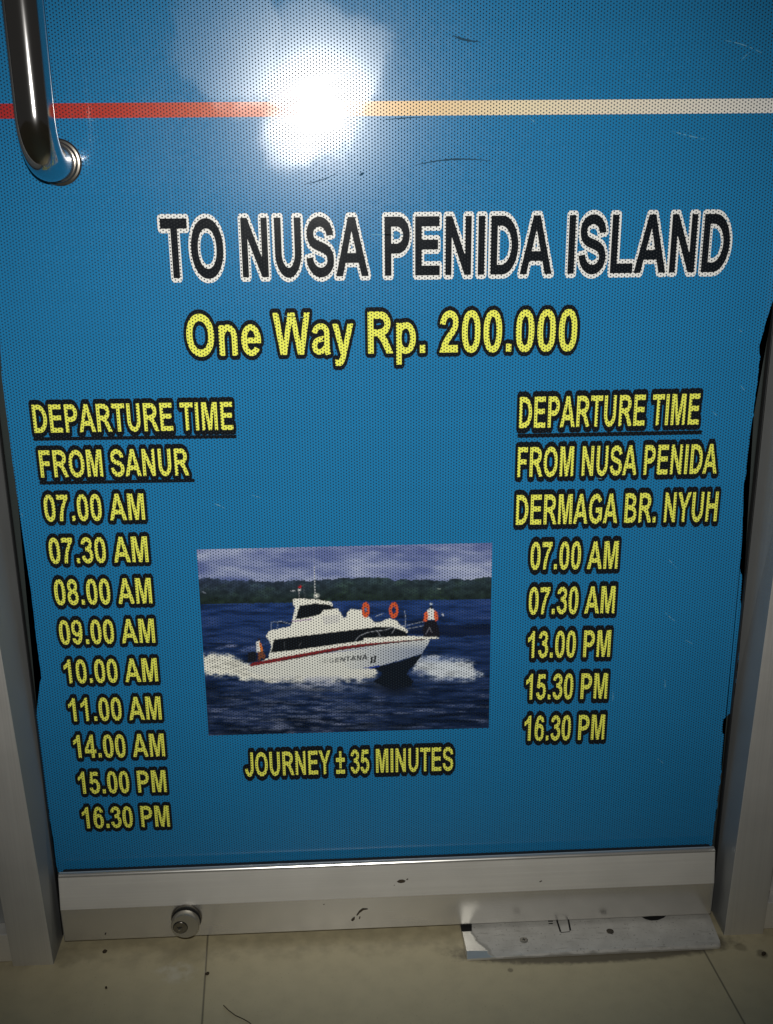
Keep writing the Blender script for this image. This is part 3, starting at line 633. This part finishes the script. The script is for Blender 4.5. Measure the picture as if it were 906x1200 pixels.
    # name on the bow side: leading letters worn away, then ENTANA II
    for txt, x0, x1, y0, y1, hgt, col, a in (('SEGENTANA', 372, 430.5, 777.5, 772.5, 6.4, (40, 42, 46), .9), ('II', 433, 440.5, 777, 776, 9.6, (14, 14, 16), 1)):
        adv = sum(G[c][0] for c in txt); pen = 0; sx = (x1-x0)/adv
        for ch in txt:
            ad, gx, gy, F0, *_ = glyph_field(ch); xa = x0+pen*sx; b = y0+(y1-y0)*(xa-x0)/(x1-x0); h = hgt*(.78+.22*(xa-x0)/(x1-x0))
            v = (b-Y)/h*1466; u = (X-xa+ (b-Y)*-.12)/sx
            i = np.clip(((u-gx[0])/STEP).astype(int), 0, len(gx)-1); j = np.clip(((v-gy[0])/STEP).astype(int), 0, len(gy)-1)
            fade = np.clip((xa-370)/34, .10, 1)*a if txt != 'II' else a
            put(((F0[j, i] < 0) & (u > -80) & (u < ad+80) & (v > -80) & (v < 1560)).astype(float), col, fade); pen += ad
    # sample down to the mesh
    cor = [(230.5, 644), (577, 636), (573, 853), (244.5, 862)]
    w_ = [on_y(p) for p in cor]; xl = (w_[0][0]+w_[3][0])/2; xr = (w_[1][0]+w_[2][0])/2
    V, C_ = [], []; U = np.linspace(0, 1, NX); T = np.linspace(0, 1, NY)
    box = (I+np.roll(I, 1, 0)+np.roll(I, 1, 1)+np.roll(np.roll(I, 1, 0), 1, 1))/4
    uu, tt = np.meshgrid(U, T); pw = [np.array(q) for q in w_]
    pos = (pw[3]*(1-tt[..., None])*(1-uu[..., None])+pw[2]*(1-tt[..., None])*uu[..., None]+pw[0]*tt[..., None]*(1-uu[..., None])+pw[1]*tt[..., None]*uu[..., None]).reshape(-1, 3)
    d = pos-CAM; z = d@AF; ix = 453+FPX*(d@AX)/z; iy = 600-FPX*(d@AU)/z
    a, b = np.clip(((ix-ox)*S).astype(int), 0, W-1), np.clip(((iy-oy)*S).astype(int), 0, H-1); col = lin(np.clip(box[b, a], 0, 255))
    pos[:, 1] = FY-0.00007
    k = np.arange(NX*NY).reshape(NY, NX); F_ = np.stack([k[:-1, :-1], k[:-1, 1:], k[1:, 1:], k[1:, :-1]], -1).reshape(-1, 4)
    o = mesh('boat_picture', pos, F_.tolist(), M_PHOTO, parent=film)
    at = o.data.color_attributes.new('print', 'FLOAT_COLOR', 'POINT')
    at.data.foreach_set('color', np.concatenate([col*1.0, np.ones((len(col), 1))], 1).astype(np.float32).ravel())
    tag(o, 'printed photo of a white motor boat racing past dark wooded hills')
boat_picture()

# ------------------------------------------------------------------ bottom rail of the door with its lock
RY = -0.018
bm = bmesh.new()
zt_, zm_, zb_ = 0.0745, 0.0425, 0.0080
lip = [(RY+0.0082-0.0030*math.cos(Rd(a)), zt_-0.0018+0.0030*math.sin(Rd(a))) for a in range(0, 91, 15)][::-1]
prof = [(RY+0.010, zt_+0.0012)] + lip + [(RY, zm_), (RY+0.0005, zb_), (0.030, zb_), (0.030, zt_), (0.0125, zt_), (0.0125, zt_-0.012), (RY+0.010, zt_-0.012)]
bm_prism(bm, prof, 'x', X0, X1)
bm_box(bm, X0+0.002, X1-0.002, -0.0075, -0.0008, 0.064, 0.0732)
for f in bm.faces:
    c = f.calc_center_median(); f.material_index = 1 if ((c.y < RY+0.002 and c.z < zm_) or (c.z > zt_-0.0017 and c.y < RY+0.0083)) else 0
    if c.z < zt_-0.001 and c.y > -0.0085 and c.y < 0.02 and c.z > 0.05: f.material_index = 2
def smear(bm, pts, y, mi, normal='y'):
    vs = [bm.verts.new((*on_y(p, y)[[0]], y, on_y(p, y)[2])) for p in pts]; f = bm.faces.new(vs); f.material_index = mi
def yat(z): return RY-0.00015+max(0, (z-zm_))*0.0055/(zt_-zm_)
def smear_s(pts, mi=3):
    vs = []
    for p in pts:
        y = RY
        for _ in range(3): y = yat(on_y(p, y)[2])
        a = on_y(p, y); vs.append(bm.verts.new(a))
    f = bm.faces.new(vs); f.material_index = mi
smear_s([(465, 1033), (468, 1031), (472, 1030.6), (475.5, 1032), (474, 1034.2), (470, 1035), (467, 1034.5)])
smear_s([(476, 1030.5), (478, 1029.3), (478.6, 1030.4), (477, 1031.6)]); smear_s([(461, 1037.5), (462.5, 1036.8), (462.8, 1037.8)])
smear_s([(411.5, 1078.8), (413, 1076.5), (416, 1074.5), (415.8, 1077.5), (413.5, 1079.6)]); smear_s([(417.5, 1073), (421, 1067.5), (425, 1064.5), (431, 1064.8), (431, 1065.8), (426, 1066.6), (421.5, 1070), (419, 1073)])
smear_s([(420.5, 1077), (421.5, 1074.2), (422.5, 1074.6), (421.8, 1077)]); smear_s([(122.5, 1094.5), (124, 1093), (124.6, 1094.6), (123.2, 1096)]); smear_s([(378.5, 1060.3), (380, 1059.2), (380.6, 1060.2)]); smear_s([(632, 1033), (635, 1031.6), (635.3, 1032.6), (633, 1034)])
rail = from_bm('bottom_rail', bm, [M_RAIL, M_RAILLOW, M_RUBBER, M_DIRT], door)
for v in (rail.modifiers.new('bevel', 'BEVEL'),): v.width = 0.0008; v.segments = 2; v.limit_method = 'ANGLE'; v.angle_limit = Rd(25)
# lock cylinder
lc = on_y((218.5, 1076.5), RY-0.002)
bm = bmesh.new(); LC = (lc[0], RY, lc[2])
bm_lathe(bm, [(0.0138, 0), (0.0138, 0.0022), (0.0131, 0.0034), (0.0112, 0.0036), (0.0111, 0.0050), (0.0122, 0.0056), (0.0125, 0.0068), (0.0125, 0.0118), (0.0119, 0.0127)], LC, 'y-', 64, 0)
for f in bm.faces:
    d = RY-f.calc_center_median().y
    f.material_index = 2 if d < 0.0033 else (1 if d < 0.0056 else 0)
bm_lathe(bm, [(0.0066, 0.0126), (0.0066, 0.01285), (0.0062, 0.01286)], (LC[0]-0.0040, LC[1], LC[2]-0.0005), 'y-', 40, 1)
bm_lathe(bm, [(0.0060, 0.0128), (0.0060, 0.0133), (0.0056, 0.0136)], (LC[0]-0.0040, LC[1], LC[2]-0.0005), 'y-', 40, 2)
kx, kz = LC[0]-0.0040, LC[2]-0.0005; ky = LC[1]-0.0137
for (a0, a1, b0, b1) in ((-0.0028, 0.0018, 0.0003, 0.0012), (-0.0016, -0.0004, -0.0026, 0.0012)):
    vs = [bm.verts.new((kx+a, ky, kz+b)) for a, b in ((a0, b0), (a1, b0), (a1, b1), (a0, b1))]; bm.faces.new(vs).material_index = 1; ky -= 0.00003
bm_lathe(bm, [(0.0011, 0.0134), (0.0011, 0.0145), (0.0007, 0.0150)], (kx-0.0009, LC[1], kz-0.0012), 'y-', 20, 3)
tag(from_bm('lock_cylinder', bm, [M_LOCK, M_RUBBER, M_LOCKDARK, M_CHROME], rail, smooth=True), 'round steel key lock standing out of the rail')
lk = bpy.data.objects['lock_cylinder']; lk.modifiers.new('split', 'EDGE_SPLIT').split_angle = Rd(35)

# pull handle: polished tube on two feet, only its lower end near eye level
hx, hy, hr = -0.1945, -0.056, 0.0130
hz = on_y((74, 190))[2]; hz2 = hz+0.46; R_ = 0.030; pts = [(hx, -0.0005, hz)]
pts += [(hx, -0.004-0.0015*i, hz) for i in range(1, 9)]
for a in np.linspace(0, 90, 15): pts.append((hx, hy+R_-R_*math.sin(Rd(a)), hz+R_-R_*math.cos(Rd(a))))
pts += [(hx, hy, z) for z in np.linspace(hz+R_+0.01, hz2-R_-0.01, 24)]
for a in np.linspace(90, 0, 15): pts.append((hx, hy+R_-R_*math.sin(Rd(a)), hz2-R_+R_*math.cos(Rd(a))))
pts += [(hx, -0.0005, hz2)]
bm = bmesh.new(); bm_tube(bm, pts, hr, 48)
handle = tag(from_bm('pull_handle', bm, M_CHROME, door, smooth=True), 'polished steel tube handle bent back to the door')
for z in (hz, hz2):
    bm = bmesh.new()
    bm_lathe(bm, [(0.0165, 0.0004), (0.0165, 0.0022), (0.0155, 0.0032), (0.0142, 0.0034), (0.0142, 0.0062), (0.0136, 0.0070)], (hx, 0, z), 'y-', 56)
    o = from_bm('mounting_rose', bm, M_LOCKDARK, handle, smooth=True); o.modifiers.new('split', 'EDGE_SPLIT').split_angle = Rd(35)

# ------------------------------------------------------------------ frame posts and the fixed panes beside the door
def post(name, xa, xb, xin, label):
    t = empty(name, ((xa+xb)/2, 0, 0), label, 'door frame', 'aluminium posts on both sides of the door')
    s = 1 if xin > (xa+xb)/2 else -1
    bm = bmesh.new(); pr = [(xa, -0.037), (xb, -0.037), (xb, 0.055), (xa, 0.055)]
    lean = -0.030 if s > 0 else 0.022
    lv = []                                                   # the front of the post is a little out of plumb low down
    for z, sh in ((0, 0), (0.45, 0.45*lean), (1.52, 0.45*lean)): lv.append([bm.verts.new((x+(sh if y < 0 else 0), y, z)) for x, y in pr])
    for A, B in zip(lv, lv[1:]):
        for i in range(4): bm.faces.new((A[i], A[(i+1) % 4], B[(i+1) % 4], B[i]))
    bm.faces.new(lv[0]); bm.faces.new(lv[-1])
    vert_e = [e_ for e_ in bm.edges if abs(e_.verts[0].co.z-e_.verts[1].co.z) > 0.1]
    bmesh.ops.bevel(bm, geom=vert_e, offset=0.0005, segments=2, affect='EDGES', profile=0.5)
    from_bm('post_body', bm, [M_POST, M_JAMB], t)
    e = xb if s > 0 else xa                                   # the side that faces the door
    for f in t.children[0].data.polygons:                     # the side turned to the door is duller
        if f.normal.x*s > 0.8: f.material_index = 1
    bm = bmesh.new(); lo, hi = sorted((e+s*0.0002, e+s*0.0010)); bm_box(bm, lo, hi, -0.004, 0.004, 0.004, 1.51, bevel=0.0003); bm_box(bm, lo, hi, 0.012, 0.018, 0.004, 1.51, bevel=0.0003); from_bm('rubber_seal', bm, M_RUBBER, t)
    return t
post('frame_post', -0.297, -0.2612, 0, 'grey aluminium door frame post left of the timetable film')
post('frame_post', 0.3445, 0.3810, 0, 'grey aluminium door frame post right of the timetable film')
def side_pane(xa, xb, label, light):
    t = empty('side_pane', ((xa+xb)/2, 0, 0), label, 'glass pane')
    bm = bmesh.new(); bm_box(bm, xa, xb, 0.0006, 0.0106, 0.05, 1.5, bevel=0.001); from_bm('glass_panel', bm, M_GLASS, t)
    bm = bmesh.new(); bm_box(bm, xa+0.002, xb-0.003, 0.0, 0.0003, 0.072, 1.49); from_bm('vinyl_film', bm, M_BLUE, t)
    bm = bmesh.new(); bm_box(bm, xa, xb, -0.016, 0.030, 0.0295, 0.070, 0, 0.0008); from_bm('upper_rail', bm, M_JAMB if not light else M_POST, t)
    bm = bmesh.new(); bm_box(bm, xa, xb, -0.031, 0.034, 0.0, 0.0293, 0, 0.0008); from_bm('bottom_rail', bm, M_RAIL, t)
side_pane(-0.62, -0.2975, 'narrow strip of blue film glass left of the left post', False)
side_pane(0.3815, 0.70, 'narrow strip of pale rail right of the right post', True)

# ------------------------------------------------------------------ floor hinge plate
PZ = 0.0045
c4 = [on_z(p, PZ) for p in ((547.5, 1121.5), (846.5, 1107.5), (827, 1060), (537.5, 1075))]
c4 = [(p[0], p[1]) for p in c4]
def rounded(c, r):
    out = []; n = len(c)
    for i in range(n):
        p = np.array(c[i]); a, b = np.array(c[i-1]), np.array(c[(i+1) % n]); ri = r[i]
        p0 = p+(a-p)/np.linalg.norm(a-p)*ri; p1 = p+(b-p)/np.linalg.norm(b-p)*ri
        for u in np.linspace(0, 1, 7): out.append(tuple((1-u)**2*p0+2*u*(1-u)*p+u*u*p1))
    return out
plate = empty('hinge_plate', ((c4[0][0]+c4[1][0])/2, (c4[0][1]+c4[2][1])/2, 0), 'worn steel floor plate screwed down under the right end of the door', 'floor plate')
ctr = np.mean(c4, 0)
low = rounded(c4, [0.0006, 0.005, 0.001, 0.0006]); fm_ = tuple(np.array(c4[0])*0.58+np.array(c4[1])*0.42); low.insert(7, fm_)
up = [tuple(ctr+(np.array(p)-ctr)*[0.9955, 0.955]) for p in low]
up = [(x, y+(0.0065 if i < 7 else 0)) for i, (x, y) in enumerate(up)]
bm = bmesh.new(); lv = [bm.verts.new((x, y, 0.0004)) for x, y in low]; mv = [bm.verts.new((x, y, 0.0022)) for x, y in low]; uv_ = [bm.verts.new((x, y, PZ)) for x, y in up]
for A, B in ((lv, mv), (mv, uv_)):
    for i in range(len(A)): bm.faces.new((A[i], A[(i+1) % len(A)], B[(i+1) % len(A)], B[i]))
bm.faces.new(uv_); bm.faces.new(lv[::-1])
from_bm('plate_body', bm, M_PLATE, plate)
sc_ = on_z((614, 1102), PZ); bm = bmesh.new()
bm_lathe(bm, [(0.0036, 0.0), (0.0036, 0.0005), (0.0026, 0.0010)], (sc_[0], sc_[1], PZ), 'z', 32, 0)
for a in (0, 90):
    ca, sa = math.cos(Rd(a+20)), math.sin(Rd(a+20)); L, W_ = 0.0017, 0.0004
    bm.faces.new([bm.verts.new((sc_[0]+u*ca-v*sa, sc_[1]+u*sa+v*ca, PZ+0.00105+a*1e-7)) for u, v in ((-L, -W_), (L, -W_), (L, W_), (-L, W_))]).material_index = 1
from_bm('screw', bm, [M_LOCK, M_RUBBER], plate)
pl_ = on_z((715, 1091.5), PZ); bm = bmesh.new(); bm_lathe(bm, [(0.0034, 0.0), (0.0034, 0.0003), (0.0028, 0.0004)], (pl_[0], pl_[1], PZ), 'z', 28)
from_bm('screw_plug', bm, M_LOCKDARK, plate)
bm = bmesh.new()
def flat(bm, pts, z, mi=0):
    f = bm.faces.new([bm.verts.new(on_z(p, z)) for p in pts]); f.material_index = mi
flat(bm, [(751, 1073.8), (781.5, 1072.3), (778, 1075.5), (771, 1078.3), (763, 1078.8), (756, 1077)], PZ+0.0002)
from_bm('cut_out', bm, M_DARK, plate); bm = bmesh.new()
flat(bm, [(539.5, 1083.5), (553, 1083), (553, 1091), (540.8, 1091.6)], PZ+0.0002)
from_bm('cut_out', bm, M_DARK, plate)
bm = bmesh.new()
for p in ([(651.5, 1078), (653.5, 1078), (658, 1092), (656, 1092)], [(665, 1077.5), (667, 1077.5), (669.5, 1090), (667.5, 1091)], [(657, 1092.4), (668, 1091.4), (668, 1092.1), (657, 1093.1)], [(642.5, 1079), (648, 1078.8), (648, 1080), (642.5, 1080.2)], [(643, 1081.8), (648, 1081.6), (648, 1082.8), (643, 1083)]): flat(bm, p, PZ+0.0002)
from_bm('slot_mark', bm, M_DARK, plate)

# ------------------------------------------------------------------ bits on the floor
def crumb(px, sx, sy, label, seed):
    c = on_z(px); bm = bmesh.new(); bmesh.ops.create_icosphere(bm, subdivisions=3, radius=1.0)
    for v in bm.verts:
        k = 1+0.45*mnoise.noise(v.co*1.7+Vector((seed, 0, 0))); v.co = Vector((v.co.x*sx*k, v.co.y*sy*k, max(-0.3, v.co.z)*0.0013*k+0.0004))
    o = from_bm('dirt_crumb', bm, M_DIRT, smooth=True); o.location = (c[0], c[1], 0); o.rotation_euler.z = seed
    tag(o, label, 'dirt', 'brown crumbs on the floor tiles')
crumb((123, 1115.5), 0.0022, 0.0016, 'largest brown crumb on the floor between the left post and the lock', 1.0)
crumb((124.5, 1158), 0.0011, 0.0010, 'tiny brown crumb nearest the bottom left of the floor', 2.3)
crumb((243, 1141.5), 0.0018, 0.0014, 'dark brown crumb lying on the floor joint right of the lock', 0.6)
crumb((895, 1118), 0.0026, 0.0018, 'brown crumb on the floor in front of the right post', 4.0)
pts = [on_z(p, 0.0012) for p in ((262, 1178), (268, 1184), (276, 1190), (285, 1194), (292, 1198), (300, 1206))]
bm = bmesh.new(); bm_tube(bm, pts, 0.0004, 8)
tag(from_bm('hair_strand', bm, M_DIRT), 'thin dark strand of hair lying on the tiles at the bottom edge', 'hair')
